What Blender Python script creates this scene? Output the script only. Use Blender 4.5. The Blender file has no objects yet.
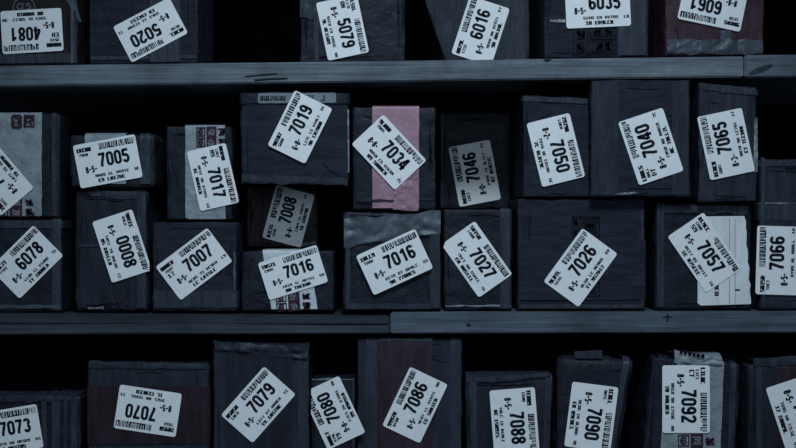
import bpy, bmesh, math, random
from mathutils import Vector, noise

# ------------------------------------------------------------------ camera, light, exposure
SC = bpy.context.scene
COL = SC.collection
D = 2.0            # camera distance from the shelf fronts (y = 0)
S = 0.0015         # metres per photo pixel on the plane y = 0
CZ = 1.25          # eye height
cam = bpy.data.cameras.new('camera')
cam.sensor_width = 36.0
cam.lens = 36.0 * D / (796 * S)
cam_o = bpy.data.objects.new('camera', cam)
cam_o.location = (0, -D, CZ)
cam_o.rotation_euler = (math.radians(90), 0, 0)
COL.objects.link(cam_o)
SC.camera = cam_o

SC.view_settings.view_transform = 'Standard'
SC.view_settings.look = 'None'
SC.view_settings.gamma = 1.0
SC.view_settings.exposure = 0.0
SC.view_settings.use_curve_mapping = False

world = bpy.data.worlds.new('world')
SC.world = world
world.use_nodes = True
bg = world.node_tree.nodes['Background']
bg.inputs[0].default_value = (0.55, 0.8, 1.0, 1)
bg.inputs[1].default_value = 0.11


def area(name, loc, aim, sx, sy, power, col):
    l = bpy.data.lights.new(name, 'AREA')
    l.shape = 'RECTANGLE'
    l.size, l.size_y = sx, sy
    l.energy = power
    l.color = col
    o = bpy.data.objects.new(name, l)
    o.location = loc
    d = Vector(aim) - Vector(loc)
    o.rotation_euler = d.to_track_quat('-Z', 'Y').to_euler()
    COL.objects.link(o)
    return o


def spot(name, loc, aim, power, col, size, blend, radius):
    l = bpy.data.lights.new(name, 'SPOT')
    l.energy = power
    l.color = col
    l.spot_size = math.radians(size)
    l.spot_blend = blend
    l.shadow_soft_size = radius
    o = bpy.data.objects.new(name, l)
    o.location = loc
    o.rotation_euler = (Vector(aim) - Vector(loc)).to_track_quat('-Z', 'Y').to_euler()
    COL.objects.link(o)
    return o


spot('ceiling_spot_lamp', (0.12, -1.5, CZ + 1.5), (0.03, 0, CZ - 0.24), 122, (0.76, 0.93, 1.08), 58, 1.0, 0.22)
area('added_fill_light', (-0.1, -3.4, CZ + 0.75), (0.0, 0, CZ), 1.5, 1.1, 14, (0.76, 0.95, 1.12))  # added fill from behind the camera, lifts the shaded stickers

# ------------------------------------------------------------------ pixel <-> place helpers


def X(px, d=0.0):
    return (px - 398) * S * (D + d) / D


def Z(py, d=0.0):
    return CZ + (224 - py) * S * (D + d) / D


# ------------------------------------------------------------------ materials
def mat(name, col, rough=0.6, spec=0.25, bump=0.0, scale=60, kind='noise', var=0.0, stretch=(1, 1, 1), crease=0.35):
    m = bpy.data.materials.new(name)
    m.use_nodes = True
    nt = m.node_tree
    b = nt.nodes['Principled BSDF']
    b.inputs['Base Color'].default_value = (*col, 1)
    b.inputs['Roughness'].default_value = rough
    b.inputs['Specular IOR Level'].default_value = spec
    if bump or var:
        tc = nt.nodes.new('ShaderNodeTexCoord')
        mp = nt.nodes.new('ShaderNodeMapping')
        mp.inputs['Scale'].default_value = stretch
        nt.links.new(tc.outputs['Object'], mp.inputs[0])
        n = nt.nodes.new('ShaderNodeTexNoise')
        n.inputs['Scale'].default_value = scale
        n.inputs['Detail'].default_value = 5
        n.inputs['Roughness'].default_value = 0.6
        nt.links.new(mp.outputs[0], n.inputs['Vector'])
        fac = n.outputs[0]
        if kind == 'ridge':
            w = nt.nodes.new('ShaderNodeTexWave')
            w.bands_direction = 'X'
            w.inputs['Scale'].default_value = 28
            w.inputs['Distortion'].default_value = 1.5
            nt.links.new(tc.outputs['Object'], w.inputs['Vector'])
            mx = nt.nodes.new('ShaderNodeMath')
            mx.operation = 'MULTIPLY_ADD'
            mx.inputs[1].default_value = 0.25
            nt.links.new(w.outputs['Fac'], mx.inputs[0])
            nt.links.new(n.outputs[0], mx.inputs[2])
            fac = mx.outputs[0]
        if bump:
            cr = nt.nodes.new('ShaderNodeTexNoise')
            cr.noise_type = 'RIDGED_MULTIFRACTAL'
            cr.inputs['Scale'].default_value = scale * 0.55
            cr.inputs['Detail'].default_value = 3
            cr.inputs['Lacunarity'].default_value = 2.3
            cr.normalize = False
            nt.links.new(mp.outputs[0], cr.inputs['Vector'])
            ma = nt.nodes.new('ShaderNodeMath')
            ma.operation = 'MULTIPLY_ADD'
            ma.inputs[1].default_value = crease
            nt.links.new(cr.outputs[0], ma.inputs[0])
            nt.links.new(fac, ma.inputs[2])
            fac = ma.outputs[0]
            bp = nt.nodes.new('ShaderNodeBump')
            bp.inputs['Strength'].default_value = bump
            bp.inputs['Distance'].default_value = 0.007
            nt.links.new(fac, bp.inputs['Height'])
            nt.links.new(bp.outputs[0], b.inputs['Normal'])
        if var:
            r = nt.nodes.new('ShaderNodeValToRGB')
            lo = [max(0, c * (1 - var)) for c in col]
            hi = [min(1, c * (1 + var)) for c in col]
            r.color_ramp.elements[0].color = (*lo, 1)
            r.color_ramp.elements[1].color = (*hi, 1)
            r.color_ramp.elements[0].position = 0.3
            r.color_ramp.elements[1].position = 0.7
            nt.links.new(n.outputs[0], r.inputs[0])
            nt.links.new(r.outputs[0], b.inputs['Base Color'])
    return m


M = {}
M['black'] = mat('black_film', (0.013, 0.0155, 0.0236), 0.45, 0.12, 0.59, 34, var=0.34)
M['dark'] = mat('dark_film', (0.0161, 0.0186, 0.0273), 0.5, 0.12, 0.51, 26, var=0.34, stretch=(2.5, 1, 0.6))
M['slate'] = mat('slate_film', (0.0211, 0.026, 0.0372), 0.42, 0.14, 0.59, 30, var=0.34, stretch=(2.6, 1, 0.5))
M['carton'] = mat('dark_carton', (0.018, 0.0216, 0.0317), 0.75, 0.08, 0.34, 40, 'ridge', var=0.34, stretch=(0.6, 1, 3))
M['brown'] = mat('dim_brown_carton', (0.018, 0.0144, 0.018), 0.6, 0.1, 0.42, 40, var=0.34)
M['glint_tape'] = mat('glint_painted_tape', (0.051, 0.0629, 0.0816), 0.35, 0.3, 0.4, 45, var=0.25)  # tape and film edges, their bright glints put into the lighter colour
M['dtape'] = mat('grey_tape', (0.027, 0.033, 0.0465), 0.38, 0.2, 0.59, 40, var=0.34, stretch=(3, 1, 0.4))
M['grey'] = mat('grey_bag', (0.0638, 0.0788, 0.0975), 0.4, 0.25, 0.4, 18, var=0.45)
M['red'] = mat('dim_red_tape', (0.0231, 0.0149, 0.0204), 0.45, 0.12, 0.59, 35, var=0.34, stretch=(3, 1, 0.4))
M['red_front'] = mat('dull_red_tape', (0.0335, 0.0216, 0.0296), 0.45, 0.12, 0.59, 35, var=0.34, stretch=(3, 1, 0.4))
M['maroon'] = mat('maroon_tape', (0.0406, 0.021, 0.0308), 0.45, 0.15, 0.51, 30, var=0.34)
M['pink'] = mat('pink_tape', (0.289, 0.1658, 0.2125), 0.4, 0.25, 0.45, 40, var=0.15)
M['white'] = mat('white_tape', (0.208, 0.24, 0.264), 0.4, 0.3, 0.6, 45, var=0.22)
M['painted_glint'] = mat('painted_film_glint', (0.14, 0.165, 0.19), 0.28, 0.5, 0.5, 60, var=0.5)  # white highlights on film folds, put into a pale base colour
M['white_bright'] = mat('white_printed_tape', (0.46, 0.50, 0.53), 0.4, 0.3, 0.4, 45, var=0.12)
M['mtape'] = mat('slate_grey_tape', (0.042, 0.052, 0.068), 0.32, 0.4, 0.5, 40, var=0.35)
M['paper'] = mat('sticker_paper', (0.715, 0.73, 0.745), 0.55, 0.3, 0.1, 90, var=0.03)
M['sheet'] = mat('creased_paper', (0.62, 0.64, 0.65), 0.6, 0.2, 0.4, 40, var=0.12, stretch=(3, 1, 0.5))
M['old'] = mat('faded_sticker_paper', (0.15, 0.175, 0.20), 0.6, 0.2, 0.2, 60, var=0.2)
M['ink'] = mat('black_ink', (0.008, 0.010, 0.016), 0.6, 0.1)
M['printink'] = mat('carton_print', (0.007, 0.008, 0.012), 0.7, 0.1)
M['redink'] = mat('dark_red_print', (0.036, 0.016, 0.026), 0.6, 0.1)
M['paleink'] = mat('pale_print', (0.20, 0.22, 0.24), 0.6, 0.1)
M['stamp'] = mat('stamp_print', (0.11, 0.115, 0.13), 0.6, 0.1)
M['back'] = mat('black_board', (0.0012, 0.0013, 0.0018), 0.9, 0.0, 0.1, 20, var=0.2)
M['floor'] = mat('concrete', (0.16, 0.17, 0.19), 0.8, 0.05, 0.2, 12, var=0.3)


def wood(name, col, dirt=0.5, seed=0.0):
    m = bpy.data.materials.new(name)
    m.use_nodes = True
    nt = m.node_tree
    b = nt.nodes['Principled BSDF']
    b.inputs['Roughness'].default_value = 0.75
    b.inputs['Specular IOR Level'].default_value = 0.2
    tc = nt.nodes.new('ShaderNodeTexCoord')
    mp = nt.nodes.new('ShaderNodeMapping')
    mp.inputs['Scale'].default_value = (2.6, 20, 120)
    mp.inputs['Location'].default_value = (seed, seed, seed)
    nt.links.new(tc.outputs['Object'], mp.inputs[0])
    g = nt.nodes.new('ShaderNodeTexNoise')
    g.inputs['Scale'].default_value = 2.4
    g.inputs['Detail'].default_value = 10
    g.inputs['Roughness'].default_value = 0.65
    g.inputs['Distortion'].default_value = 0.5
    nt.links.new(mp.outputs[0], g.inputs['Vector'])
    r = nt.nodes.new('ShaderNodeValToRGB')
    r.color_ramp.elements[0].position = 0.34
    r.color_ramp.elements[0].color = (*[c * 0.55 for c in col], 1)
    r.color_ramp.elements[1].position = 0.60
    r.color_ramp.elements[1].color = (*[c * 1.12 for c in col], 1)
    nt.links.new(g.outputs[0], r.inputs[0])
    n2 = nt.nodes.new('ShaderNodeTexNoise')
    n2.inputs['Scale'].default_value = 6
    n2.inputs['Detail'].default_value = 9
    n2.inputs['Roughness'].default_value = 0.68
    mp2 = nt.nodes.new('ShaderNodeMapping')
    mp2.inputs['Location'].default_value = (seed * 3 + 1, 0, 0)
    nt.links.new(tc.outputs['Object'], mp2.inputs[0])
    nt.links.new(mp2.outputs[0], n2.inputs['Vector'])
    r2 = nt.nodes.new('ShaderNodeValToRGB')
    r2.color_ramp.elements[0].position = 0.32
    r2.color_ramp.elements[0].color = (1 - dirt, 1 - dirt, 1 - dirt, 1)
    r2.color_ramp.elements[1].position = 0.6
    r2.color_ramp.elements[1].color = (1, 1, 1, 1)
    nt.links.new(n2.outputs[0], r2.inputs[0])
    mx = nt.nodes.new('ShaderNodeMix')
    mx.data_type = 'RGBA'
    mx.blend_type = 'MULTIPLY'
    mx.inputs[0].default_value = 1.0
    nt.links.new(r.outputs[0], mx.inputs[6])
    nt.links.new(r2.outputs[0], mx.inputs[7])
    nt.links.new(mx.outputs[2], b.inputs['Base Color'])
    bp = nt.nodes.new('ShaderNodeBump')
    bp.inputs['Strength'].default_value = 0.4
    bp.inputs['Distance'].default_value = 0.002
    nt.links.new(g.outputs[0], bp.inputs['Height'])
    nt.links.new(bp.outputs[0], b.inputs['Normal'])
    return m


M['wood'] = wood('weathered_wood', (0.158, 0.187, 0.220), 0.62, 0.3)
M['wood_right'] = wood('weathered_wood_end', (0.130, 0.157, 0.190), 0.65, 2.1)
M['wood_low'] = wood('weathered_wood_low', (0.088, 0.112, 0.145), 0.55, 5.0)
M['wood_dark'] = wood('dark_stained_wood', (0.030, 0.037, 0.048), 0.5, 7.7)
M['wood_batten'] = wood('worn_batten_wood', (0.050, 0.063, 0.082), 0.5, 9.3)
M['knot'] = mat('wood_knot', (0.03, 0.036, 0.045), 0.8, 0.1, 0.3, 50, var=0.3)
M['gouge'] = mat('wood_gouge', (0.012, 0.014, 0.018), 0.9, 0.05)


# ------------------------------------------------------------------ mesh helpers
def link(name, bm, mats, parent=None, smooth=False):
    me = bpy.data.meshes.new(name)
    bmesh.ops.recalc_face_normals(bm, faces=bm.faces) if smooth else None
    bm.to_mesh(me)
    bm.free()
    for m in (mats if isinstance(mats, (list, tuple)) else [mats]):
        me.materials.append(m)
    if smooth:
        for p in me.polygons:
            p.use_smooth = True
        me.set_sharp_from_angle(angle=math.radians(42))
    o = bpy.data.objects.new(name, me)
    COL.objects.link(o)
    if parent:
        o.parent = parent
        o.matrix_parent_inverse = parent.matrix_basis.inverted()
    return o


def hexa(name, xs, ys, zs, m, parent=None, bev=0.002):
    """board with slightly different end heights: zs = (z bottom left, z bottom right, thickness)"""
    bm = bmesh.new()
    v = []
    for y in ys:
        for x, zb in ((xs[0], zs[0]), (xs[1], zs[1])):
            for t in (0, zs[2]):
                v.append(bm.verts.new((x, y, zb + t)))
    for f in ((0, 1, 3, 2), (4, 6, 7, 5), (0, 4, 5, 1), (2, 3, 7, 6), (1, 5, 7, 3), (0, 2, 6, 4)):
        bm.faces.new([v[i] for i in f])
    bmesh.ops.recalc_face_normals(bm, faces=bm.faces)
    if bev:
        bmesh.ops.bevel(bm, geom=bm.edges[:], offset=bev, segments=2, affect='EDGES')
    return link(name, bm, m, parent)


# ------------------------------------------------------------------ lettering (strokes)
def arc(cx, cy, rx, ry, a0, a1, n=9):
    return [(cx + rx * math.cos(math.radians(a0 + (a1 - a0) * i / n)),
             cy + ry * math.sin(math.radians(a0 + (a1 - a0) * i / n))) for i in range(n + 1)]


GW, GT = 0.50, 0.155
_r = GW / 2 - GT / 2
_c = GW / 2
_h = GT / 2
_six = [(arc(_c, 0.31, _r, 0.31 - _h, 0, 360, 14)[:-1], True),
        ([(_h, 0.31), (_h, 0.72)] + arc(_c, 1 - _h - _r, _r, _r, 180, 10, 8), False)]
GLYPH = {
    '0': [(arc(_c, 1 - _h - _r, _r, _r, 0, 180, 8) + arc(_c, _h + _r, _r, _r, 180, 360, 8), True)],
    '1': [([(0.33, 0), (0.33, 1.0)], False), ([(0.08, 0.74), (0.24, 0.80), (0.33, 0.93)], False)],
    '2': [(arc(_c, 1 - _h - _r, _r, _r, 185, -10, 9) + [(GW - _h - 0.03, 0.58), (_h + 0.02, 0.15)], False),
          ([(0.01, _h), (GW - 0.01, _h)], False)],
    '3': [(arc(_c, 0.745, _r, 0.755 - 0.5 - 0.0775, 165, -80, 10), False),
          (arc(_c, 0.29, _r, 0.29 - _h, 80, -165, 10), False)],
    '4': [([(0.36, 0), (0.36, 1.0)], False), ([(0.33, 0.95), (0.06, 0.30)], False),
          ([(0.0, 0.27), (GW + 0.02, 0.27)], False)],
    '5': [([(0.06, 1 - _h), (GW - 0.04, 1 - _h)], False), ([(0.10, 0.97), (0.075, 0.48)], False),
          (arc(_c, 0.325, _r, 0.325 - _h, 140, -160, 11), False)],
    '6': _six,
    '7': [([(0.0, 1 - _h), (GW, 1 - _h)], False),
          ([(GW - 0.08, 0.95), (0.30, 0.52), (0.21, 0.25), (0.19, 0.0)], False)],
    '8': [(arc(_c, 0.75, _r - 0.01, 0.25 - _h, 0, 360, 14)[:-1], True),
          (arc(_c, 0.29, _r, 0.29 - _h, 0, 360, 14)[:-1], True)],
    '9': [([(GW - x, 1 - y) for x, y in p], c) for p, c in _six],
    '-': [([(0.06, 0.5), (0.42, 0.5)], False)],
    ' ': [],
}


def ribbon(pts, closed, w):
    n = len(pts)
    L, R = [], []
    for i in range(n):
        if closed:
            a, b = pts[i - 1], pts[(i + 1) % n]
            t1 = (pts[i][0] - a[0], pts[i][1] - a[1])
            t2 = (b[0] - pts[i][0], b[1] - pts[i][1])
        else:
            t1 = (pts[i][0] - pts[i - 1][0], pts[i][1] - pts[i - 1][1]) if i else None
            t2 = (pts[i + 1][0] - pts[i][0], pts[i + 1][1] - pts[i][1]) if i < n - 1 else None
            t1 = t1 or t2
            t2 = t2 or t1
        l1 = math.hypot(*t1) or 1e-9
        l2 = math.hypot(*t2) or 1e-9
        n1 = (-t1[1] / l1, t1[0] / l1)
        n2 = (-t2[1] / l2, t2[0] / l2)
        m = (n1[0] + n2[0], n1[1] + n2[1])
        lm = math.hypot(*m) or 1e-9
        m = (m[0] / lm, m[1] / lm)
        k = min(1.6, 1 / max(0.3, m[0] * n1[0] + m[1] * n1[1])) * w / 2
        L.append((pts[i][0] + m[0] * k, pts[i][1] + m[1] * k))
        R.append((pts[i][0] - m[0] * k, pts[i][1] - m[1] * k))
    out = []
    for i in range(n if closed else n - 1):
        j = (i + 1) % n
        out.append([L[i], R[i], R[j], L[j]])
    return out


def number(txt, cx, cy, h, pitch=0.585, wide=1.0, bold=1.0):
    """polygons of a number, centred"""
    out = []
    tot = (pitch * (len(txt) - 1) + GW) * wide
    x0 = -tot / 2
    for i, ch in enumerate(txt):
        for p, c in GLYPH[ch]:
            for poly in ribbon(p, c, GT * bold):
                out.append([(cx + (x0 + (i * pitch + x) * wide) * h, cy + (y - 0.5) * h) for x, y in poly])
    return out


def rect(cx, cy, w, h):
    return [(cx - w / 2, cy - h / 2), (cx + w / 2, cy - h / 2), (cx + w / 2, cy + h / 2), (cx - w / 2, cy + h / 2)]


BITS = ['111101111101101', '111100100100111', '111101101101111', '110101110101110', '111100111001111',
        '111100110100111', '101101111101101', '111010010010010', '101111111101101', '010110010010111',
        '111001010010010', '100100100100111', '111101111001111', '110101101101110']


def scribble(rng, cx, cy, w, h, n, gaps=(), bold=1.0):
    """a line of tiny unreadable characters"""
    out = []
    cw = w / n
    for i in range(n):
        if i in gaps:
            continue
        b = rng.choice(BITS)
        for r in range(5):
            row = b[r * 3:r * 3 + 3]
            c = 0
            while c < 3:
                if row[c] == '1':
                    e = c
                    while e < 2 and row[e + 1] == '1':
                        e += 1
                    k = cw * 0.27
                    xa = cx - w / 2 + i * cw + c * k - (bold - 1) * k * 0.3
                    xb = cx - w / 2 + i * cw + (e + 1) * k + (bold - 1) * k * 0.3
                    yt = cy + h / 2 - r * h / 5
                    out.append([(xa, yt - h / 5), (xb, yt - h / 5), (xb, yt), (xa, yt)])
                    c = e + 1
                else:
                    c += 1
    return out


def barcode(rng, cx, cy, w, h):
    out = []
    x = 0.0
    while x < w:
        bw = rng.choice((0.6, 0.8, 1.2, 1.8))
        hh = h * (1.0 if rng.random() < 0.75 else 0.72)
        bw = min(bw, w - x + 0.2)
        out.append(rect(cx - w / 2 + x + bw / 2, cy + (h - hh) / 2, bw, hh))
        x += bw + rng.choice((0.35, 0.45, 0.6, 0.9))
    # the blurred digits that run along the bars
    for i in range(int(w / 3.2)):
        if rng.random() < 0.7:
            out.append(rect(cx - w / 2 + 1.6 + i * 3.2, cy - h / 2 + 0.6, 2.0, 1.5))
    return out


def frame2(x0, y0, x1, y1, t):
    return [rect((x0 + x1) / 2, y0 + t / 2, x1 - x0, t), rect((x0 + x1) / 2, y1 - t / 2, x1 - x0, t),
            rect(x0 + t / 2, (y0 + y1) / 2, t, y1 - y0), rect(x1 - t / 2, (y0 + y1) / 2, t, y1 - y0)]


# ------------------------------------------------------------------ a flat printed piece on a parcel front
def plate(name, parent, cx, cy, theta, d, off, outline, inks, mats, thick=0.0003, label=None):
    """outline and inks are in photo pixels around the centre (x right, y up); it lies on the front plane y = d"""
    k = S * (D + d) / D
    ox, oz = X(cx, d - off), Z(cy, d - off)
    c, s = math.cos(math.radians(theta)), math.sin(math.radians(theta))
    bm = bmesh.new()

    def P(p, y):
        return (ox + (p[0] * c - p[1] * s) * k, y, oz + (p[0] * s + p[1] * c) * k)
    y0 = d - off
    if outline:
        a = [bm.verts.new(P(p, y0)) for p in outline]
        b = [bm.verts.new(P(p, y0 - thick)) for p in outline]
        bm.faces.new(b)
        bm.faces.new(a[::-1])
        n = len(a)
        for i in range(n):
            bm.faces.new((a[i], a[(i + 1) % n], b[(i + 1) % n], b[i]))
    yi = y0 - (thick if outline else 0) - 0.00008
    for mi, polys in inks:
        for poly in polys:
            f = bm.faces.new([bm.verts.new(P(p, yi - 0.00004 * (mi - 1))) for p in poly])
            f.material_index = mi
    o = link(name, bm, mats, parent)
    if label:
        o['label'] = label
    return o


def rrect(w, h, r, cut=()):
    """rounded rectangle; cut = {corner: (dx, dy)} with corners 0 TR 1 TL 2 BL 3 BR, the clipped ones"""
    pts = []
    for i, (sx, sy, a) in enumerate(((1, 1, 0), (-1, 1, 90), (-1, -1, 180), (1, -1, 270))):
        if i in cut:
            dx, dy = cut[i]
            e = [(sx * (w / 2), sy * (h / 2 - dy)), (sx * (w / 2 - dx), sy * h / 2)]
            if i in (1, 3):
                e.reverse()
            pts += e
        else:
            pts += arc(sx * (w / 2 - r), sy * (h / 2 - r), r, r, a, a + 90, 5)
    return pts


def clip(poly, hull):
    """keep the part of a print polygon that lies on the (convex, anticlockwise) paper"""
    for i in range(len(hull)):
        (ax, ay), (bx, by) = hull[i], hull[(i + 1) % len(hull)]
        side = lambda p: (bx - ax) * (p[1] - ay) - (by - ay) * (p[0] - ax)
        out = []
        for j in range(len(poly)):
            p, q = poly[j - 1], poly[j]
            sp, sq = side(p), side(q)
            if (sp >= 0) != (sq >= 0):
                f = sp / (sp - sq)
                out.append((p[0] + (q[0] - p[0]) * f, p[1] + (q[1] - p[1]) * f))
            if sq >= 0:
                out.append(q)
        poly = out
        if len(poly) < 3:
            return None
    return poly


def sticker(parent, rng, num, cx, cy, theta, w, h, d, off=0.0016, cut=(), mark='8-5-', extra=0, bar='norm'):
    q = w / 62.5
    t = h / 43.0
    ink = []
    ink += number(num, 6.6 * q, 2.6 * t, 13.6 * t, 0.585, 1.0 * q / t, 1.32)
    ink += number(mark, -17.2 * q, -5.0 * t, 6.2 * t, 0.56, 0.86, 1.7)
    ink += scribble(rng, -21.6 * q, 15.3 * t, 15.0 * q, 4.2 * t, 5, (), 2.9)
    ink += scribble(rng, -22.6 * q, 10.3 * t, 9.5 * q, 3.0 * t, 4, (), 2.0)
    if extra:
        ink += scribble(rng, -23.5 * q, 5.2 * t, 7.5 * q, 4.6 * t, 2, (), 1.8)
    ink += barcode(rng, 12.0 * q, 16.2 * t, 36 * q, 6.0 * t)
    ink += scribble(rng, 7.8 * q, -12.2 * t, 45 * q, 2.9 * t, 17, (4, 7, 13, 14), 1.9)
    ink += scribble(rng, 1.2 * q, -17.2 * t, 27 * q, 3.7 * t, 9, (2,), 2.5)
    hull = rrect(w + 0.5, h + 0.4, 2.5, dict(cut))
    ink = [c for c in (clip(p_, hull) for p_ in ink) if c]
    return plate('shipping_label', parent, cx, cy, theta, d, off, hull, [(1, ink)],
                 [M['paper'], M['ink']], label='white sticker printed in black')


# ------------------------------------------------------------------ parcels
BOX = {}
S1 = lambda x: 0    # shelf top heights, set below


def thicken(bm, rows, t):
    """give a grid sheet a second skin and closed rims"""
    bm.normal_update()
    B = [[bm.verts.new(v.co + v.normal * t) for v in r] for r in rows]
    n, m = len(rows), len(rows[0])
    for i in range(n - 1):
        for j in range(m - 1):
            bm.faces.new((B[i][j], B[i + 1][j], B[i + 1][j + 1], B[i][j + 1]))
    for i in range(n - 1):
        for j in (0, m - 1):
            bm.faces.new((rows[i][j], rows[i + 1][j], B[i + 1][j], B[i][j]))
    for j in range(m - 1):
        for i in (0, n - 1):
            bm.faces.new((rows[i][j], rows[i][j + 1], B[i][j + 1], B[i][j]))
    bmesh.ops.recalc_face_normals(bm, faces=bm.faces)


class Parcel:
    def __init__(self, key, label, group, xl, xr, yt, d=0.02, depth=0.26, mat_='black', on=None, yb=None,
                 tl=None, tr=None, bl=None, br=None, bev=0.004, amp=0.0007, seed=0, category='parcel'):
        self.d, self.depth, self.bev = d, depth, bev
        self.rng = random.Random(hash_(key) + seed)
        self.seed = hash_(key) % 97
        yb = yb if yb is not None else 300
        c = {'tl': tl or (xl, yt), 'tr': tr or (xr, yt), 'bl': bl or (xl, yb), 'br': br or (xr, yb)}
        gx, gy = 0.7, 0.6      # the skin is pushed inwards below, so the block itself is a touch larger
        W = {k: [X(p[0] + (gx if k[1] == 'r' else -gx), d), Z(p[1] - (gy if k[0] == 't' else 0), d)] for k, p in c.items()}
        if on is not None:
            for k in ('bl', 'br'):
                W[k][1] = on(W[k][0]) + 0.0008
        self.W = W
        self.key = key
        self.top = max(W['tl'][1], W['tr'][1])
        BOX[key] = self
        cx = (W['bl'][0] + W['br'][0]) / 2
        e = bpy.data.objects.new('parcel', None)
        e.empty_display_size = 0.02
        e.location = (cx, d + depth / 2, min(W['bl'][1], W['br'][1]))
        COL.objects.link(e)
        e['label'] = label
        e['category'] = category
        e['group'] = group
        self.root = e
        bpy.context.view_layer.update()
        # body: a bevelled, finely cut block whose skin is pushed about like wrapped film
        w = (W['br'][0] - W['bl'][0] + W['tr'][0] - W['tl'][0]) / 2
        h = (W['tl'][1] - W['bl'][1] + W['tr'][1] - W['br'][1]) / 2
        self.w, self.h = w, h
        bm = bmesh.new()
        bmesh.ops.create_cube(bm, size=1)
        for v in bm.verts:
            v.co = Vector(((v.co.x + .5) * w, (v.co.y + .5) * depth, (v.co.z + .5) * h))
        bmesh.ops.bevel(bm, geom=bm.edges[:], offset=bev, segments=3, affect='EDGES', profile=0.6)
        for ax, L in ((0, w), (1, depth), (2, h)):
            n = max(8, int(L / 0.0065)) if ax != 1 else 10
            for i in range(1, n):
                co = Vector((0, 0, 0))
                co[ax] = bev + (L - 2 * bev) * i / n
                no = Vector((0, 0, 0))
                no[ax] = 1
                bmesh.ops.bisect_plane(bm, geom=bm.verts[:] + bm.edges[:] + bm.faces[:], plane_co=co, plane_no=no)
        bm.normal_update()
        off = Vector((self.rng.uniform(-50, 50), self.rng.uniform(-50, 50), self.rng.uniform(-50, 50)))
        mv = []
        for v in bm.verts:
            a = noise.noise(v.co * 22 + off) * 0.7 + noise.noise(Vector((v.co.x * 110, v.co.y * 110, v.co.z * 32)) + off) * 0.3
            rd = 1 - abs(noise.noise(v.co * 34 + off * 2)) * 2.2
            ex = min(v.co.x, w - v.co.x)
            ez = min(v.co.z, h - v.co.z)
            eg = math.exp(-min(ex, ez) / 0.006)
            k = a * 1.1 - 0.8 + max(0, rd) * 0.5
            mv.append((v, v.normal * (min(0.1, k) * amp * 1.7 * (1 + 0.9 * eg))))
        for v, dv in mv:
            v.co += dv
            self.bil(v)
        self.creases(bm)
        self.body = link('box_body', bm, M[mat_], e, smooth=True)

    def bil(self, v):
        u, t = v.co.x / self.w, v.co.z / self.h
        x, z = self.uv(u, t)
        v.co.x, v.co.z, v.co.y = x, z, v.co.y + self.d

    def uv(self, u, t):
        W = self.W
        x = (W['bl'][0] * (1 - u) + W['br'][0] * u) * (1 - t) + (W['tl'][0] * (1 - u) + W['tr'][0] * u) * t
        z = (W['bl'][1] * (1 - u) + W['br'][1] * u) * (1 - t) + (W['tl'][1] * (1 - u) + W['tr'][1] * u) * t
        return x, z

    def ux(self, px):
        x = X(px, self.d)
        W = self.W
        xl = W['bl'][0] * 0.35 + W['tl'][0] * 0.65
        xr = W['br'][0] * 0.35 + W['tr'][0] * 0.65
        return (x - xl) / (xr - xl)

    def tz(self, py):
        z = Z(py, self.d)
        return (z - self.W['bl'][1]) / (self.W['tl'][1] - self.W['bl'][1])

    def path(self, n, L, wrap0, wrap1, lim0=None, lim1=None):
        """(along, back) points of a band lying on the front and turning over its ends"""
        r = self.bev + 0.0007
        e = 0.0007
        pts = []
        a0 = 0.0 if lim0 is None else lim0
        a1 = L if lim1 is None else lim1
        if wrap0 and lim0 is None:
            for k in range(4, 0, -1):
                pts.append((-e, r + 0.09 * k / 4))
            for k in range(5):
                q = math.radians(90 * k / 4)
                pts.append((-e + r - r * math.cos(q), -e + r - r * math.sin(q)))
        else:
            pts.append((a0 + (r * 0.8 if lim0 is None else 0), -e))
        lo, hi = pts[-1][0], (L + e - r if (wrap1 and lim1 is None) else a1 - (r * 0.8 if lim1 is None else 0))
        for k in range(1, n):
            pts.append((lo + (hi - lo) * k / n, -e))
        if wrap1 and lim1 is None:
            for k in range(5):
                q = math.radians(90 * k / 4)
                pts.append((L + e - r + r * math.sin(q), -e + r - r * math.cos(q)))
            for k in range(1, 5):
                pts.append((L + e, r + 0.09 * k / 4))
        else:
            pts.append((hi, -e))
        return pts

    def tape(self, m, x0=None, x1=None, y0=None, y1=None, vert=True, wrap=(False, True), lift=0.0, amp=0.0006,
             name='tape_strip', label=None, skew=(0, 0)):
        """vertical band between photo columns x0..x1, or horizontal band between rows y0..y1 (y0 the upper)"""
        rng = self.rng
        off = Vector((rng.uniform(-50, 50), rng.uniform(-50, 50), 3))
        bm = bmesh.new()
        if vert:
            L = self.h
            l0 = None if y1 is None else self.tz(y1) * self.h
            l1 = None if y0 is None else self.tz(y0) * self.h
            P = self.path(14, L, wrap[0], wrap[1], l0, l1)
            ua, ub = self.ux(x0), self.ux(x1)
            n = max(4, int((x1 - x0) / 4))
        else:
            L = self.w
            l0 = None if x0 is None else self.ux(x0) * self.w
            l1 = None if x1 is None else self.ux(x1) * self.w
            P = self.path(16, L, wrap[0], wrap[1], l0, l1)
            ua, ub = self.tz(y1), self.tz(y0)
            n = max(4, int((y1 - y0) / 4))
        rows = []
        for i, (a, b) in enumerate(P):
            row = []
            for j in range(n + 1):
                f = j / n
                q = ua + (ub - ua) * f + (skew[0] * (1 - f) + skew[1] * f) * (a / L - 0.5)
                if j in (0, n):
                    q += noise.noise(Vector((a * 60, j * 7.1, 0)) + off) * 0.0012 / max(self.w, 0.05)
                if vert:
                    x, z = self.uv(q, a / L)
                else:
                    x, z = self.uv(a / L, q)
                w_ = abs(noise.noise(Vector((x * 55, a * 0.0 + z * 38, b * 30)) + off)) * amp
                row.append(bm.verts.new((x, self.d + b - lift - (w_ if b < 0.001 else 0), z)))
            rows.append(row)
        for i in range(len(rows) - 1):
            for j in range(n):
                bm.faces.new((rows[i][j], rows[i][j + 1], rows[i + 1][j + 1], rows[i + 1][j]))
        bmesh.ops.recalc_face_normals(bm, faces=bm.faces)
        thicken(bm, rows, 0.0003)
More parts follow.
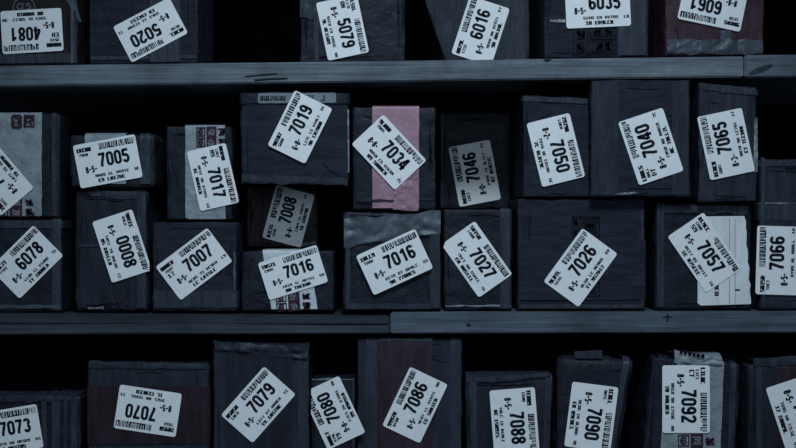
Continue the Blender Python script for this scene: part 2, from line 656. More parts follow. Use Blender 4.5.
        o = link(name, bm, M[m], self.root, smooth=True)
        if label:
            o['label'] = label
        return o

    def crumple(self, m, quad, amp=0.003, back=0.0, freq=1.0, name='wrapping_fold', n=18, mm=9, label=None, lift=0.001, top=0.0):
        """crumpled film: quad = px tl, tr, br, bl on the front; back > 0 lets the upper edge turn back over the top"""
        rng = self.rng
        off = Vector((rng.uniform(-50, 50), rng.uniform(-50, 50), 3))
        bm = bmesh.new()
        rows = []
        d = self.d
        for i in range(mm + 1):
            t = i / mm
            row = []
            for j in range(n + 1):
                u = j / n
                px = (quad[0][0] * (1 - u) + quad[1][0] * u) * t + (quad[3][0] * (1 - u) + quad[2][0] * u) * (1 - t)
                py = (quad[0][1] * (1 - u) + quad[1][1] * u) * t + (quad[3][1] * (1 - u) + quad[2][1] * u) * (1 - t)
                py += noise.noise(Vector((px * 0.09, t * 2, 0)) + off) * 2.2 * (1 if i in (0, mm) else 0.4)
                k = abs(noise.noise(Vector((px * 0.11 * freq, py * 0.16 * freq, 0)) + off)) * 1.2 + abs(noise.noise(Vector((px * 0.3 * freq, py * 0.25 * freq, 5)) + off)) * 0.5
                edge = 0.25 if (i == 0) else 1.0
                y = d - lift - amp * k * edge + back * t * t
                row.append(bm.verts.new((X(px, d), y, Z(py, d))))
            rows.append(row)
        if top:
            zt = self.top + 0.0015
            for s_ in (0.35, 0.7, 1.0):
                rows.append([bm.verts.new((v.co.x, v.co.y + top * s_, max(v.co.z, zt) * 0.3 + zt * 0.7 + 0.001 * noise.noise(v.co * 60 + off)))
                             for v in rows[mm]])
        for i in range(len(rows) - 1):
            for j in range(n):
                bm.faces.new((rows[i][j], rows[i][j + 1], rows[i + 1][j + 1], rows[i + 1][j]))
        bmesh.ops.recalc_face_normals(bm, faces=bm.faces)
        thicken(bm, rows, 0.0004)
        o = link(name, bm, M[m], self.root, smooth=True)
        if label:
            o['label'] = label
        return o

    def creases(self, bm, n=9, h=0.0011):
        """thin pinched ridges where the wrapping film bunches, mostly along the edges"""
        rng = random.Random(self.seed * 13 + 5)
        for k in range(n):
            edge = rng.random()
            if edge < 0.38:      # beside an upright edge
                u = rng.choice((rng.uniform(.03, .10), rng.uniform(.90, .97)))
                a, b = (u, rng.uniform(.1, .5)), (u + rng.uniform(-.02, .02), rng.uniform(.6, .95))
            elif edge < 0.7:     # along the top or foot
                t = rng.choice((rng.uniform(.03, .08), rng.uniform(.90, .96)))
                a, b = (rng.uniform(.06, .4), t), (rng.uniform(.5, .94), t + rng.uniform(-.03, .03))
            else:                # slanting wrinkle
                u, t = rng.uniform(.1, .9), rng.uniform(.1, .9)
                ang = rng.uniform(0, math.pi)
                q = rng.uniform(.06, .16)
                a = (u - q * math.cos(ang), t - q * math.sin(ang))
                b = (u + q * math.cos(ang), t + q * math.sin(ang))
            L = []
            N = 10
            for i in range(N + 1):
                f = i / N
                u = min(.975, max(.025, a[0] + (b[0] - a[0]) * f))
                t = min(.975, max(.025, a[1] + (b[1] - a[1]) * f))
                x, z = self.uv(u, t)
                wob = noise.noise(Vector((f * 3, k * 5.3, self.seed))) * 0.0025
                L.append((x, z, wob))
            dx, dz = L[-1][0] - L[0][0], L[-1][1] - L[0][1]
            l = math.hypot(dx, dz) or 1
            px_, pz_ = -dz / l, dx / l
            rows = []
            ww = rng.uniform(0.0006, 0.0014)
            for i, (x, z, wob) in enumerate(L):
                s_ = math.sin(math.pi * min(1, max(0, i / N)) * 0.96 + 0.06) ** 0.5
                x, z = x + px_ * wob, z + pz_ * wob
                y = self.d + 0.0008
                rows.append([bm.verts.new((x - px_ * ww * s_, y, z - pz_ * ww * s_)),
                             bm.verts.new((x, self.d - h * s_, z)),
                             bm.verts.new((x + px_ * ww * s_, y, z + pz_ * ww * s_))])
            for i in range(N):
                A, B = rows[i], rows[i + 1]
                for j in range(3):
                    bm.faces.new((A[j], A[(j + 1) % 3], B[(j + 1) % 3], B[j]))
            bm.faces.new(rows[0])
            bm.faces.new(rows[-1][::-1])

    def sticker(self, num, cx, cy, th, w, h, **k):
        return sticker(self.root, self.rng, num, cx, cy, th, w, h, self.d, **k)

    def print_(self, m, polys, cx, cy, theta=0.0, off=0.0021, name='carton_print', m2=None, polys2=(), label=None):
        inks = [(0, polys)]
        ms = [M[m]]
        if m2:
            inks.append((1, polys2))
            ms.append(M[m2])
        o = plate(name, self.root, cx, cy, theta, self.d, off, None, inks, ms, label=label)
        return o


def hash_(s):
    h = 7
    for c in s:
        h = (h * 31 + ord(c)) % 1000003
    return h


def on_box(*keys):
    return lambda x: max(BOX[k].top for k in keys) + 0.0004


def kanji(rng, cx, cy, w, h, t):
    """a block character-like print: bars and uprights inside a cell"""
    out = []
    for k in range(rng.choice((3, 4))):
        y = cy - h / 2 + h * (k + 0.5) / 4
        out.append(rect(cx + rng.uniform(-.1, .1) * w, y, w * rng.uniform(0.6, 1), t))
    for k in range(rng.choice((1, 2))):
        out.append(rect(cx + rng.uniform(-.35, .35) * w, cy, t, h * rng.uniform(0.7, 1)))
    a = rng.choice((-1, 1))
    out += ribbon([(cx - a * w * .4, cy + h * .3), (cx + a * w * .4, cy - h * .45)], False, t)
    return out


def redprint(p, cx, cy, w, h, cols=3, rows=2, theta=0, off=0.0021, seed=1, parts=None):
    """columns of dark red blocks, with white characters knocked out of them or red ones beside them"""
    rng = random.Random(seed)
    red, pale = [], []
    cw, rh = w / cols, h / rows
    for c in range(cols):
        x = -w / 2 + cw * (c + .5)
        solid = (c % 3 == 1)
        if solid:
            red.append(rect(x, 0, cw * .92, h))
        for r in range(rows):
            y = h / 2 - rh * (r + .5)
            if solid:
                pale += kanji(rng, x, y, cw * .66, rh * .7, 1.0)
            elif c % 3 == 0:
                red += frame2(x - cw * .42, y - rh * .44, x + cw * .42, y + rh * .44, 1.1)
                red += ribbon(arc(x, y, cw * .22, rh * .24, 30, 330, 8), False, 1.5)
                red.append(rect(x, y, cw * .4, 1.2))
            else:
                red += kanji(rng, x, y, cw * .7, rh * .72, 1.5)
    return p.print_('redink', red, cx, cy, theta, off, 'red_print', 'paleink', pale, label='dark red carton print')


# ------------------------------------------------------------------ the setting
def structure(o):
    o['kind'] = 'structure'
    return o


structure(hexa('wall_back', (-1.3, 1.3), (0.47, 0.50), (0.0, 0.0, 2.4), M['back'], bev=0))
structure(hexa('floor', (-1.6, 1.6), (-2.6, 0.47), (-0.05, -0.05, 0.05), M['floor'], bev=0))


def line(xa, ya, xb, yb):
    return lambda px: ya + (yb - ya) * (px - xa) / (xb - xa)


T1, B1 = line(0, 66.0, 744, 55.7), line(0, 86.5, 744, 77.0)
T2, B2 = line(0, 313.8, 796, 311.4), line(0, 334.8, 796, 332.6)


def board(name, label, xa, xb, T, B, m, parent=None, d=0.0, depth=0.469):
    za, zb = Z(B(xa)), Z(B(xb))
    th = Z(T((xa + xb) / 2)) - Z(B((xa + xb) / 2))
    o = hexa(name, (X(xa), X(xb)), (d, depth), (za, zb, th), m, parent)
    if label:
        o['label'] = label
        o['category'] = 'shelf'
        o['group'] = 'wooden shelf boards'
    return o


def flush_print(name, parent, polys, m, d=-0.0006, label=None):
    """wood marks in photo px straight on a board's front edge"""
    bm = bmesh.new()
    for poly in polys:
        a = [bm.verts.new((X(x, d), d, Z(y, d))) for x, y in poly]
        b = [bm.verts.new((X(x, d), d + 0.0011, Z(y, d))) for x, y in poly]
        bm.faces.new(a)
        bm.faces.new(b[::-1])
        n = len(a)
        for i in range(n):
            bm.faces.new((a[i], b[i], b[(i + 1) % n], a[(i + 1) % n]))
    bmesh.ops.recalc_face_normals(bm, faces=bm.faces)
    o = link(name, bm, m, parent)
    if label:
        o['label'] = label
    return o


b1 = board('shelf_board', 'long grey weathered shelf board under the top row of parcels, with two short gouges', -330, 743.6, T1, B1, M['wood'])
flush_print('gouge', b1, [[(244, 76), (262, 74.2), (277, 73.0), (278, 74.2), (262, 75.8), (246, 77.3)]], M['gouge'])
flush_print('gouge', b1, [[(254, 79.4), (270, 78.2), (288, 77.6), (287, 79.3), (270, 80.0), (255, 81.2)]], M['gouge'])
flush_print('gouge', b1, [[(543, 59.5), (552, 59), (549, 61.5), (546, 61.8)]], M['gouge'])
b1r = board('shelf_board', 'short upper shelf board at the far right with a dark oval knot beside its joint', 744.6, 1130,
            line(744, 55.7, 796, 55.1), line(744, 77, 796, 76.6), M['wood_right'])
flush_print('knot', b1r, [[(749 + 12 * (1 + math.cos(a)) - 0, 69.5 - 3.0 * math.sin(a) - 4.2 * math.cos(a)) for a in
                           [i * math.pi / 9 for i in range(18)]]], M['knot'], label='dark oval knot')
# lower shelf: left board is dark with a paler batten along its foot
b2l = bpy.data.objects.new('shelf_board', None)
b2l.location = (X(100), 0.2, Z(323))
b2l.empty_display_size = 0.05
COL.objects.link(b2l)
bpy.context.view_layer.update()
b2l['label'] = 'dark stained left board of the middle shelf, a paler batten along its lower edge'
b2l['category'] = 'shelf'
b2l['group'] = 'wooden shelf boards'
MID2 = line(0, 324.5, 796, 328.0)
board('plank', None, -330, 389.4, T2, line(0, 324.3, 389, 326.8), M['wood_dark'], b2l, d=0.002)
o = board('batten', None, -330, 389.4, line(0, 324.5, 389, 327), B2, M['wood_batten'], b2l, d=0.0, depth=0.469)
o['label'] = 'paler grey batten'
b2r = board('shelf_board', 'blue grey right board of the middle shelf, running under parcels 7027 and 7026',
      390.4, 1130, T2, B2, M['wood_low'])
flush_print('gouge', b2r, [[(663, 316.6), (672, 316), (672, 317.2), (663, 317.8)]], M['gouge'])
flush_print('gouge', b2r, [[(666.5, 314.2), (668.5, 314.2), (668.2, 322), (666.8, 322)]], M['gouge'], d=-0.0008)
flush_print('gouge', b2r, [[(466, 324), (469, 323.4), (471, 325.2), (468, 327)]], M['gouge'])
T3 = line(0, 492, 796, 492)
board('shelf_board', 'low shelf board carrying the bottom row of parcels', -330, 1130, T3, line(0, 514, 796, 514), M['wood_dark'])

on1 = lambda x: Z(T1(398 + x / S))
on2 = lambda x: Z(T2(398 + x / S))
on3 = lambda x: Z(492)
TOPG, MIDG, LOWG = 'parcels on the top shelf', 'parcels on the middle shelf', 'parcels on the bottom shelf'
R = random.Random(5)

# ------------------------------------------------------------------ top shelf
p = Parcel('4081', 'brown fronted parcel in clear shiny tape with upside-down sticker 4081, far left of top shelf', TOPG,
           -34, 78, -40, 0.012, 0.26, 'brown', on1)
p.tape('dtape', y0=55, y1=64, vert=False, wrap=(False, False), amp=0.001)
p.tape('glint_tape', x0=71, x1=73.5, wrap=(False, True), amp=0.0006, lift=0.0003)
p.tape('dtape', x0=73, x1=76.5, wrap=(False, True), amp=0.0012)
p.crumple('glint_tape', ((64, -4), (73, -4), (82, 22), (79, 22)), 0.0012, name='tape_fold', n=5, mm=10)
ring = ribbon(arc(0, 0, 11, 12, -8, 188, 16), False, 1.1)
ring += ribbon(arc(-4.2, 2.6, 2.6, 2.8, 0, 360, 9)[:-1], True, 1.2) + [rect(-1.2, 2.6, 1.2, 6)]
ring += ribbon([(6.5, 4.8), (3, 5.4), (2.6, 3.4), (6.6, 2.2), (6.2, 0), (2.6, .6)], False, 1.2)
p.print_('stamp', ring, 24, 9, 0, 0.0012, 'round_stamp', label='pale round stamp')
p.sticker('4081', 32, 31, 183.3, 60.5, 42.5, extra=1)

p = Parcel('5020', 'wide dark carton with upside-down tilted sticker 5020, second from left on top shelf', TOPG,
           89, 198, -45, 0.014, 0.17, 'carton', on1)
p.tape('dtape', x0=150, x1=180, wrap=(False, True))
p.tape('dtape', y0=56.5, y1=60, vert=False, wrap=(False, False), amp=0.0006)
p.sticker('5020', 150.5, 30, 207.8, 63, 40, extra=0)

p = Parcel('5079', 'black film parcel with upright-turned sticker 5079, right of the dark gap on top shelf', TOPG,
           300, 405, -42, 0.03, 0.25, 'black', on1)
p.tape('dtape', x0=314, x1=319, wrap=(False, True), amp=0.0008)
p.tape('black', x0=320, x1=398, y0=46, y1=57, wrap=(False, False), amp=0.0008)
p.crumple('dtape', ((300, -6), (318, -2), (320, 21), (300, 17)), 0.002)
p.sticker('5079', 342.5, 27.5, -78, 58.5, 41.5, extra=1, off=0.0022)

p = Parcel('6016', 'slate parcel leaning with a slanted left edge and sticker 6016 on top shelf', TOPG,
           420, 530, -40, 0.085, 0.25, 'slate', on1, tl=(411, -40), bl=(447, 62), tr=(530, -40), br=(529, 62))
p.tape('dtape', x0=500, x1=524, wrap=(False, True))
p.sticker('6016', 480.5, 31, 72, 60, 41.5)

p = Parcel('6035', 'dark printed carton with level sticker 6035 above boxed handling marks on top shelf', TOPG,
           544.5, 649, -42, 0.012, 0.25, 'carton', on1)
p.tape('dtape', x0=617.5, x1=646, wrap=(False, True))
p.crumple('painted_glint', ((550, 19), (565, 20), (565, 23), (550, 22)), 0.0012, n=8, mm=3, name='tape_fold')
rg = random.Random(3)
pr = frame2(-21.5, -14, -6.5, 14, 1.0) + frame2(-5, 5, 22, 14, 1.0) + frame2(-5, -13, 22, 3, 1.0)
pr += kanji(rg, -14, 7.5, 10, 10, 2.0) + kanji(rg, -14, -6, 10, 10, 2.0)
pr += frame2(-2, -11, 19, 1, 0.8) + kanji(rg, 5, -5, 7, 8, 2.2) + kanji(rg, 13, -5, 7, 8, 2.2)
pr += kanji(rg, 3, 9.5, 9, 6, 1.5) + kanji(rg, 14, 9.5, 9, 6, 1.5)
p.print_('printink', pr, 594.5, 41, 0, 0.0012, label='black boxed handling marks')
p.sticker('6035', 597.8, 5.2, 2.6, 64, 43.5)

p = Parcel('6061', 'maroon taped parcel with upside-down sticker 6061, grey tape along its foot, top shelf', TOPG,
           664.5, 764.5, -42, 0.008, 0.25, 'maroon', on1, bev=0.006)
p.crumple('mtape', ((666.5, 39), (762, 40), (762.5, 54), (667, 54)), 0.004, n=40, mm=8, freq=0.6, name='tape_strip', label='grey tape along the foot')
p.tape('maroon', x0=748, x1=762, wrap=(False, True), amp=0.0012)
p.tape('mtape', x0=720, x1=731, y0=31, y1=42, wrap=(False, False), amp=0.0006)
p.sticker('6061', 713, 4.2, 168, 63.5, 42.5, off=0.0022, mark='8-8-')

# ------------------------------------------------------------------ middle shelf, lower tier
p = Parcel('6078', 'black parcel with slanting sticker 6078, far left and lower of the middle shelf', MIDG,
           -36, 62, 219.5, 0.015, 0.27, 'black', on2)
p.tape('dtape', y0=220.5, y1=228, vert=False, wrap=(False, True), amp=0.001)
p.tape('dtape', x0=52, x1=61, wrap=(False, True), amp=0.001)
p.tape('glint_tape', y0=305, y1=308.5, vert=False, wrap=(False, False), amp=0.0005)
p.sticker('6078', 26.5, 262, 44.7, 61, 42.3)

p = Parcel('0008', 'tall dark parcel with steeply turned sticker 0008, between parcels 6078 and 7007', MIDG,
           74.5, 148, 190, 0.018, 0.27, 'dark', on2, bev=0.007, amp=0.001)
p.tape('dtape', x0=137, x1=145.5, wrap=(False, True), amp=0.0012)
p.tape('dtape', y0=244.6, y1=246.6, x0=79, x1=100, vert=False, wrap=(False, False), amp=0.0008)
p.crumple('dtape', ((86, 191.5), (146, 191.5), (143, 199), (92, 197)), 0.0018, n=14, mm=4)
p.crumple('black', ((112, 288), (119, 287), (128, 309), (120, 309)), 0.0008, n=4, mm=6)
p.crumple('painted_glint', ((88, 307.5), (104, 307), (104, 309.5), (88, 309.5)), 0.0005, n=8, mm=2, name='tape_fold')
p.sticker('0008', 122, 246, -72, 63.5, 41.5, cut={0: (8, 2.5)}, off=0.0024)

p = Parcel('7007', 'square black carton with slanting sticker 7007 under the parcel numbered 7017', MIDG,
           152.5, 237, 222, 0.015, 0.27, 'carton', on2)
p.tape('dtape', y0=291, y1=308, vert=False, wrap=(False, True))
p.tape('glint_tape', x0=233.5, x1=235.2, y0=252, y1=303, wrap=(False, False), amp=0.0005)
p.sticker('7007', 194, 264, 37, 64.3, 41.5, extra=1)

p = Parcel('7016a', 'dark parcel with sticker 7016 over a white strip of red print, under parcel 7008', MIDG,
           241.5, 334, 251, 0.02, 0.3, 'black', on2)
p.tape('white_bright', x0=267, x1=313.5, skew=(-0.10, -0.10), wrap=(False, True), amp=0.0008, label='white strip with red print')
redprint(p, 294, 301.5, 38, 19, 3, 2, 4, 0.0024, 4)
p.sticker('7016', 293, 272.5, 17.5, 61, 38.5, off=0.0028)

p = Parcel('7016b', 'black parcel with sticker 7016 below a crumpled grey bag fold, under the pink taped parcel', MIDG,
           342.5, 441, 212, 0.012, 0.28, 'black', on2, bev=0.006, amp=0.001)
p.crumple('grey', ((344, 219), (440.5, 210.5), (440.5, 234), (344, 247)), 0.0075, n=44, mm=16, freq=0.32, name='bag_fold', label='crumpled grey bag fold')
p.tape('dtape', x0=430, x1=440, wrap=(False, False), amp=0.0012)
p.tape('dtape', y0=303.5, y1=309, x0=346, x1=432, vert=False, wrap=(False, False), amp=0.0014)
p.tape('dtape', x0=345.5, x1=350, wrap=(False, False), amp=0.001)
p.sticker('7016', 394.5, 262, 24.7, 64.5, 42.8, off=0.0070)

p = Parcel('7027', 'narrow black parcel with steep sticker 7027, one corner of the sticker clipped', MIDG,
           444, 512.5, 209.5, 0.02, 0.27, 'black', on2)
p.tape('painted_glint', y0=305.0, y1=306.8, vert=False, wrap=(False, False), amp=0.0005)
p.tape('dtape', x0=500, x1=510, wrap=(False, True), amp=0.0006)
p.sticker('7027', 476.8, 259.3, -54.8, 64.5, 40.5, cut={2: (3.5, 5)})

p = Parcel('7026', 'large dark carton with sticker 7026 over boxed handling marks, beneath cartons 7050 and 7040', MIDG,
           518, 645, 199, 0.014, 0.28, 'carton', on2)
p.tape('carton', y0=240, y1=300, vert=False, wrap=(False, True), amp=0.0004)
p.tape('dtape', x0=640.5, x1=643.5, y0=210, y1=308, wrap=(False, False), amp=0.0006)
p.tape('dtape', y0=304.5, y1=308.3, vert=False, wrap=(False, False), amp=0.0008)
pr = frame2(-14, -40.5, 14, 40.5, 1.5) + [rect(-5.6, 0, 0.9, 81), rect(4, 20.5, 20, 0.9), rect(0, -26.5, 28, 0.9)]
for k in range(7):
    pr += kanji(rg, -10, 35 - k * 11.2, 5.5, 7, 1.2)
pr += ribbon([(-2, 37), (10, 24)], False, 4.2) + ribbon([(10, 37), (-2, 24)], False, 4.2) + [rect(4, 30.5, 13, 3)]
pr += [rect(4, -33.5, 12, 8)] + kanji(rg, 4, -10, 12, 12, 2)
p.print_('printink', pr, 586, 256.5, 0, 0.0018, label='black boxed handling marks')
p.sticker('7026', 580.5, 267.6, 53.8, 65.5, 43, off=0.0024)

p = Parcel('7057', 'black parcel with slanting sticker 7057 over a creased white paper sheet', MIDG,
           655.5, 752, 204, 0.016, 0.27, 'black', on2, bev=0.006)
p.tape('dtape', x0=657, x1=664, wrap=(False, True), amp=0.001)
p.crumple('dtape', ((662, 206.5), (748, 206), (748, 214), (662, 213)), 0.0014, n=16, mm=3)
rg2 = random.Random(9)
pts = [(-27, -43), (-24, -45.5), (26, -44)]
for k in range(15):
    pts.append((26.5 - 0.4 * k + rg2.uniform(-.9, .9), -42 + 86 * k / 15))
pts += [(19.5, 44), (-22, 43.5), (-27, 40)]
ink = scribble(rg2, -8, -31, 11, 5, 3, (), 2.0)
ink = [[(-y - 40, x - 22) for x, y in poly] for poly in ink]
ink = [[(x0 + 60 - 0, y0) for x0, y0 in poly] for poly in ink]
inkB = scribble(rg2, 0, 0, 13, 4.2, 3, (), 2.0)
inkB = [[(-8 + y, -30 - x) for x, y in poly] for poly in inkB] + [rect(13, -30, 4.5, 1.8), rect(5, -1, 0.5, 86), rect(10.5, -1, 0.4, 86)]
plate('paper_sheet', p.root, 724.6, 260, 0, p.d, 0.0016, pts, [(1, inkB)], [M['sheet'], M['ink']], label='creased white paper sheet with a ragged edge')
p.sticker('7057', 704.6, 252.5, -55.7, 67.5, 43, off=0.0026, extra=1)

p = Parcel('7066', 'tall dark parcel cut by the right edge of the photo, with upright-turned sticker 7066', MIDG,
           760, 850, 158, 0.01, 0.27, 'slate', on2, bev=0.006)
p.tape('dtape', y0=160, y1=166, vert=False, wrap=(True, False), amp=0.001)
p.tape('painted_glint', y0=202.8, y1=203.7, vert=False, wrap=(True, False), amp=0.0004)
p.tape('dtape', y0=204, y1=220, vert=False, wrap=(True, False), amp=0.0006)
p.tape('dtape', x0=761, x1=765, wrap=(False, True), amp=0.0008)
p.sticker('7066', 790, 260.5, 88, 68.5, 66, off=0.0022) if False else p.sticker('7066', 779.5, 260.5, 88.3, 68, 46, off=0.0022)

# ------------------------------------------------------------------ middle shelf, upper tier
p = Parcel('7003', 'parcel at left edge with wide white tape and red print, on top of parcel 6078', MIDG,
           -36, 60, 113.5, 0.02, 0.26, 'black', on_box('6078'))
p.tape('white', x0=-30, x1=42, wrap=(False, True), amp=0.0016, label='wide creased white tape')
p.tape('white', x0=-28, x1=41, y0=175, y1=216, wrap=(False, False), amp=0.0014, lift=0.0006)
p.tape('dtape', x0=52, x1=57, wrap=(False, True), amp=0.0008)
redprint(p, 16, 207, 40, 20, 3, 2, 0, 0.0034, 11)
bx = [rrect(11, 14, 3)]
bx2 = kanji(rg2, 0, 0, 6, 10, 1.0)
bx += [[(x + 12.5, y + 0.5) for x, y in q] for q in frame2(-5.4, -6, 5.4, 6, 1.3)]
bx += [[(x + 12.5, y) for x, y in q] for q in ribbon([(-3, -3), (-3, 4), (3, 4), (3, 1), (-1, 0), (3, -3)], False, 2)]
p.print_('redink', bx, 16.5, 121.5, 0, 0.0030, 'red_print', 'paleink', bx2, label='dark red printed badge')
p.sticker('7003', -3, 178, 130.2, 62, 43, off=0.0040)

p = Parcel('7005', 'low dark parcel with nearly level sticker 7005, on top of parcel 0008', MIDG,
           70, 155, 134, 0.008, 0.26, 'dark', on_box('0008'), bev=0.008, amp=0.001)
p.tape('white', x0=85, x1=126, wrap=(False, True), amp=0.0008, label='white strip')
p.tape('dtape', x0=140, x1=150, wrap=(False, True), amp=0.0012)
p.sticker('7005', 107.8, 161.3, 10.6, 62.5, 43.2, off=0.0024)

p = Parcel('7017', 'dark parcel with a printed white strip and steep sticker 7017, on top of carton 7007', MIDG,
           166.5, 232, 126, 0.022, 0.25, 'black', on_box('7007'))
p.tape('white', x0=185.5, x1=225, wrap=(False, True), amp=0.001, label='white strip with red print')
p.tape('white', x0=188, x1=226, y0=200, y1=219, wrap=(False, False), amp=0.001, lift=0.0006)
redprint(p, 211.5, 137, 32, 21, 3, 2, 0, 0.0026, 21)
p.sticker('7017', 213, 177, -77, 60.5, 39.5, off=0.0034, extra=1)

p = Parcel('7008', 'reddish parcel set back in shade with sticker 7008, between parcels 7019 and 7016', MIDG,
           247, 318, 187, 0.105, 0.2, 'red_front', lambda x: on_box('7016a')(x) + 0.0014)
p.tape('black', x0=302, x1=316, wrap=(False, False))
p.crumple('glint_tape', ((300, 243), (316, 241), (318, 246), (301, 248)), 0.002, n=8, mm=4, name='tape_fold')
p.sticker('7008', 288.5, 216.3, 75, 54, 39.5, off=0.0018, mark='8-4-')

p = Parcel('7019', 'bulky dark parcel jutting forward with slanting sticker 7019 and an old sticker along its top', MIDG,
           240.5, 349, 92, -0.012, 0.29, 'carton', on_box('7008'), bev=0.006, amp=0.001)
p.crumple('slate', ((242, 174), (347, 178), (348, 185.5), (242, 183)), 0.003, n=24, mm=6, freq=0.35, name='tape_fold')
p.tape('black', y0=93, y1=103.5, vert=False, wrap=(True, True), amp=0.0006)
p.crumple('painted_glint', ((347.2, 110), (349, 110), (349.3, 172), (348, 172)), 0.0025, n=2, mm=16, name='tape_fold')
rg3 = random.Random(33)
ink = barcode(rg3, -24, 0, 26, 5) + scribble(rg3, 10, 1, 16, 3, 5, (), 1.6) + [rect(27, 0, 1.2, 6), rect(26, -2.6, 4, 1)]
plate('old_sticker', p.root, 297, 98, 0.4, p.d, 0.0018, rrect(78, 10, 2), [(1, ink)], [M['old'], M['ink']], label='faded grey sticker')
p.sticker('7019', 300, 127, 63.6, 61, 41.5, off=0.0028, mark='6-8-')

p = Parcel('7034', 'dark parcel with broad pink tape and slanting sticker 7034', MIDG,
           352.6, 435.5, 107, 0.008, 0.26, 'black', on_box('7016b'))
p.tape('pink', x0=372.5, x1=419, wrap=(False, True), amp=0.0010, label='broad pink tape')
p.crumple('pink', ((395, 181), (418.6, 172), (418.6, 210), (393, 210)), 0.0045, n=14, mm=16, freq=1.2, name='tape_fold')
p.tape('black', y0=199.6, y1=201.6, x0=356, x1=394, vert=False, wrap=(False, False), amp=0.0006, lift=0.0012)  # dark line of a crease, its shade put in as a thin black strip
p.tape('dtape', y0=198, y1=200, x0=420, x1=433, vert=False, wrap=(False, False), amp=0.001)
p.sticker('7034', 389, 152.2, -46.8, 62.5, 43, off=0.0036, mark='8-8-')

p = Parcel('7046', 'black parcel set back in shade with upright-turned sticker 7046', MIDG,
           440, 510.5, 112, 0.2, 0.2, 'black', on_box('7027'))
p.tape('dtape', x0=441, x1=443.5, wrap=(False, False), amp=0.0008)
p.sticker('7046', 474.7, 173.3, 100.6, 60, 41.8, mark='8-0-')

p = Parcel('7050', 'plain dark carton with steep sticker 7050, left of the two cartons on 7026', MIDG,
           523.5, 589.5, 95, 0.008, 0.26, 'carton', on_box('7026'), tr=(589, 98))
p.tape('dtape', y0=96, y1=101, vert=False, wrap=(True, False), amp=0.0004)
p.sticker('7050', 555.8, 150, -76, 65, 43.8, mark='8-2-')

p = Parcel('7040', 'tall dark carton with steep upward sticker 7040 pressed against the shelf board above', MIDG,
           591.2, 690.5, 79.5, -0.008, 0.28, 'carton', on_box('7026', '7057'))
p.tape('slate', x0=592.5, x1=618, wrap=(False, False), amp=0.0003)
p.tape('slate', x0=672, x1=688, wrap=(False, False), amp=0.0003)
p.crumple('painted_glint', ((618, 193.5), (634, 192), (640, 194), (612, 195)), 0.0012, n=10, mm=3, name='tape_fold')
p.sticker('7040', 650.8, 146.5, 108.5, 66, 46.5, extra=1)

p = Parcel('7065', 'narrow tall dark parcel with upright-turned sticker 7065, right of carton 7040', MIDG,
           699, 757, 82, -0.004, 0.2, 'slate', on_box('7057'), tr=(757.5, 87), bev=0.005)
p.tape('dtape', y0=84, y1=90, vert=False, wrap=(False, True), amp=0.001, skew=(-0.02, -0.02))
p.crumple('painted_glint', ((754, 120), (757, 118), (757.5, 172), (753, 172)), 0.0022, n=5, mm=18, name='tape_fold')
p.sticker('7065', 726, 144, 102, 64, 45.2, off=0.002, mark='8-3-')

# ------------------------------------------------------------------ bottom row
p = Parcel('7073', 'black ribbed parcel at the lower left corner with sticker 7073', LOWG,
           -36, 80.5, 397, 0.016, 0.26, 'black', on3, amp=0.0012)
for xa, xb in ((42, 47), (52, 60), (64, 67), (71, 77)):
    p.tape('dtape', x0=xa, x1=xb, wrap=(False, True), amp=0.0014)
p.crumple('dtape', ((-30, 395), (76, 396), (77, 401), (-30, 402)), 0.002, n=26, mm=3, top=0.05)
p.sticker('7073', 9, 430.8, 9.5, 62.5, 43.5, off=0.0024)

p = Parcel('7070', 'wide dark parcel banded in dull red with upside-down sticker 7070', LOWG,
           87.5, 209, 366, 0.018, 0.24, 'slate', on3)
p.tape('red', y0=386, y1=444, vert=False, wrap=(True, True), amp=0.0008, label='dull red band')
p.crumple('dtape', ((89, 361), (208, 364), (208, 369), (89, 368)), 0.002, n=24, mm=3, top=0.06)
p.sticker('7070', 147.8, 410.8, 171.5, 62, 43.5, off=0.0022)

p = Parcel('7079', 'tall dark parcel with a crumpled folded top and slanting sticker 7079', LOWG,
           213, 309.3, 348, -0.004, 0.26, 'slate', on3, tr=(309.3, 356), tl=(213, 346))
p.tape('dark', x0=226, x1=292, wrap=(False, False), amp=0.0005)
p.tape('dtape', x0=298, x1=308, wrap=(False, False), amp=0.001)
p.crumple('slate', ((213.5, 340.5), (309.3, 348), (307, 360), (216, 350)), 0.006, n=36, mm=7, freq=0.6, top=0.06, name='folded_flap', label='crumpled folded top flap')
p.sticker('7079', 258.3, 404.7, 48.5, 64.5, 41.8, off=0.002)

p = Parcel('7080', 'narrow black parcel with upward sticker 7080, between the tall parcels 7079 and 7086', LOWG,
           311, 355, 379, 0.002, 0.24, 'black', on3, bev=0.003)
p.tape('painted_glint', y0=378.7, y1=379.9, vert=False, wrap=(False, False), amp=0.0004)
p.tape('dtape', x0=352.5, x1=354.5, wrap=(False, False), amp=0.0005)
p.sticker('7080', 333.4, 412.8, 115, 62, 41, cut={0: (23, 10.8)}, mark='9-8-', extra=1)

p = Parcel('7086', 'tall dark parcel with a broad dull red vertical band and steep sticker 7086', LOWG,
           357.5, 462, 339, 0.013, 0.27, 'slate', on3)
p.tape('red_front', x0=378, x1=432, wrap=(False, True), amp=0.0010, label='broad dull red band')
p.tape('glint_tape', y0=338.6, y1=340.4, x0=378, x1=432, vert=False, wrap=(False, False), amp=0.0004, lift=0.0006)
p.tape('dtape', x0=366, x1=377, wrap=(False, True), amp=0.0022)
p.tape('dtape', x0=450, x1=460, wrap=(False, True), amp=0.0012)
p.sticker('7086', 415, 405, 64.6, 64.5, 41.3, off=0.0026)

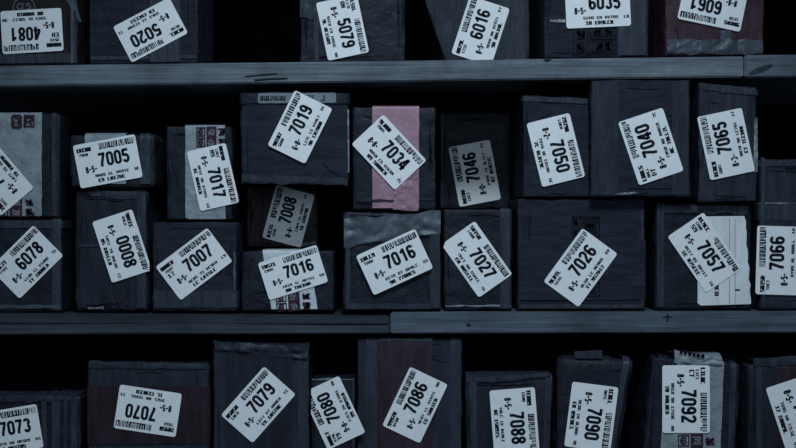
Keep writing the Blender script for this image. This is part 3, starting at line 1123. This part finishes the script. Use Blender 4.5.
p = Parcel('7088', 'black parcel with downward sticker 7088, right of the red banded parcel 7086', LOWG,
           464.5, 552, 379, 0.014, 0.25, 'dark', on3, tl=(464.5, 381), tr=(553, 376.5), br=(549, 492), bl=(467, 492), amp=0.001)
p.tape('dtape', x0=470, x1=477, wrap=(False, True), amp=0.001)
p.tape('dtape', x0=544, x1=550.5, wrap=(False, True), amp=0.001)
p.crumple('dtape', ((466, 378), (551, 373), (551, 378), (466, 383)), 0.0015, n=20, mm=3, top=0.05)
p.sticker('7088', 514.5, 421.3, -85.6, 64.5, 45, off=0.002)

p = Parcel('7090', 'dark parcel with downward sticker 7090 and a rounded bulging right side', LOWG,
           558, 636, 357.5, 0.01, 0.25, 'dark', on3, bev=0.012, amp=0.0014, tl=(558, 357.5), bl=(553.5, 492), tr=(637, 359), br=(612, 492))
p.tape('black', x0=560, x1=605, wrap=(False, True), amp=0.0005)
p.tape('dtape', x0=616, x1=622, wrap=(False, True), amp=0.0016)
p.crumple('dtape', ((574, 351.5), (602, 350.5), (602, 358.5), (575, 358.5)), 0.0012, n=8, mm=3, top=0.05, name='tape_fold')
p.sticker('7090', 591.3, 416.8, -97.3, 64.5, 46, off=0.0022)

p = Parcel('7092', 'black parcel with torn white printed tape and downward sticker 7092', LOWG,
           647, 738, 355, 0.006, 0.26, 'black', on3, bev=0.007, amp=0.0012, tl=(652, 356), bl=(639, 492), tr=(740.5, 364), br=(737, 492))
p.tape('white', x0=674, x1=722, wrap=(False, True), amp=0.0016, label='torn white printed tape')
p.tape('white', x0=664, x1=722, y0=405, y1=470, wrap=(False, False), amp=0.0012, lift=0.0005)
p.crumple('white', ((674, 350), (722, 359), (722, 366), (674, 363)), 0.005, n=22, mm=8, top=0.05, name='tape_fold')
p.print_('redink', [q for k in range(6) for q in kanji(rg3, -11 + k * 4.4, -k * 0.3, 3.8, 3.6, 1.2)], 692, 353, -8, 0.0065, 'red_print', label='dark red print')
redprint(p, 697, 447, 40, 26, 3, 2, 0, 0.0034, 41)
p.tape('dtape', x0=729, x1=735, wrap=(False, True), amp=0.001)
p.tape('black', x0=655, x1=663, wrap=(False, True), amp=0.001)
p.sticker('7092', 686, 399.1, -90, 67, 47, off=0.0038, extra=1)

p = Parcel('7093', 'parcel at the lower right corner with reddish tape, its sticker cut by the photo edge', LOWG,
           748, 850, 364, 0.01, 0.25, 'dark', on3, bev=0.008, amp=0.001)
p.tape('red', x0=774, x1=830, wrap=(False, True), amp=0.0014, label='dull red tape')
p.crumple('dtape', ((753, 359), (840, 352), (840, 362), (753, 367)), 0.0025, n=24, mm=3, top=0.05)
p.tape('dtape', x0=756, x1=762, wrap=(False, True), amp=0.001)
p.sticker('7093', 800.1, 412.5, -71.7, 67, 50, off=0.0026)
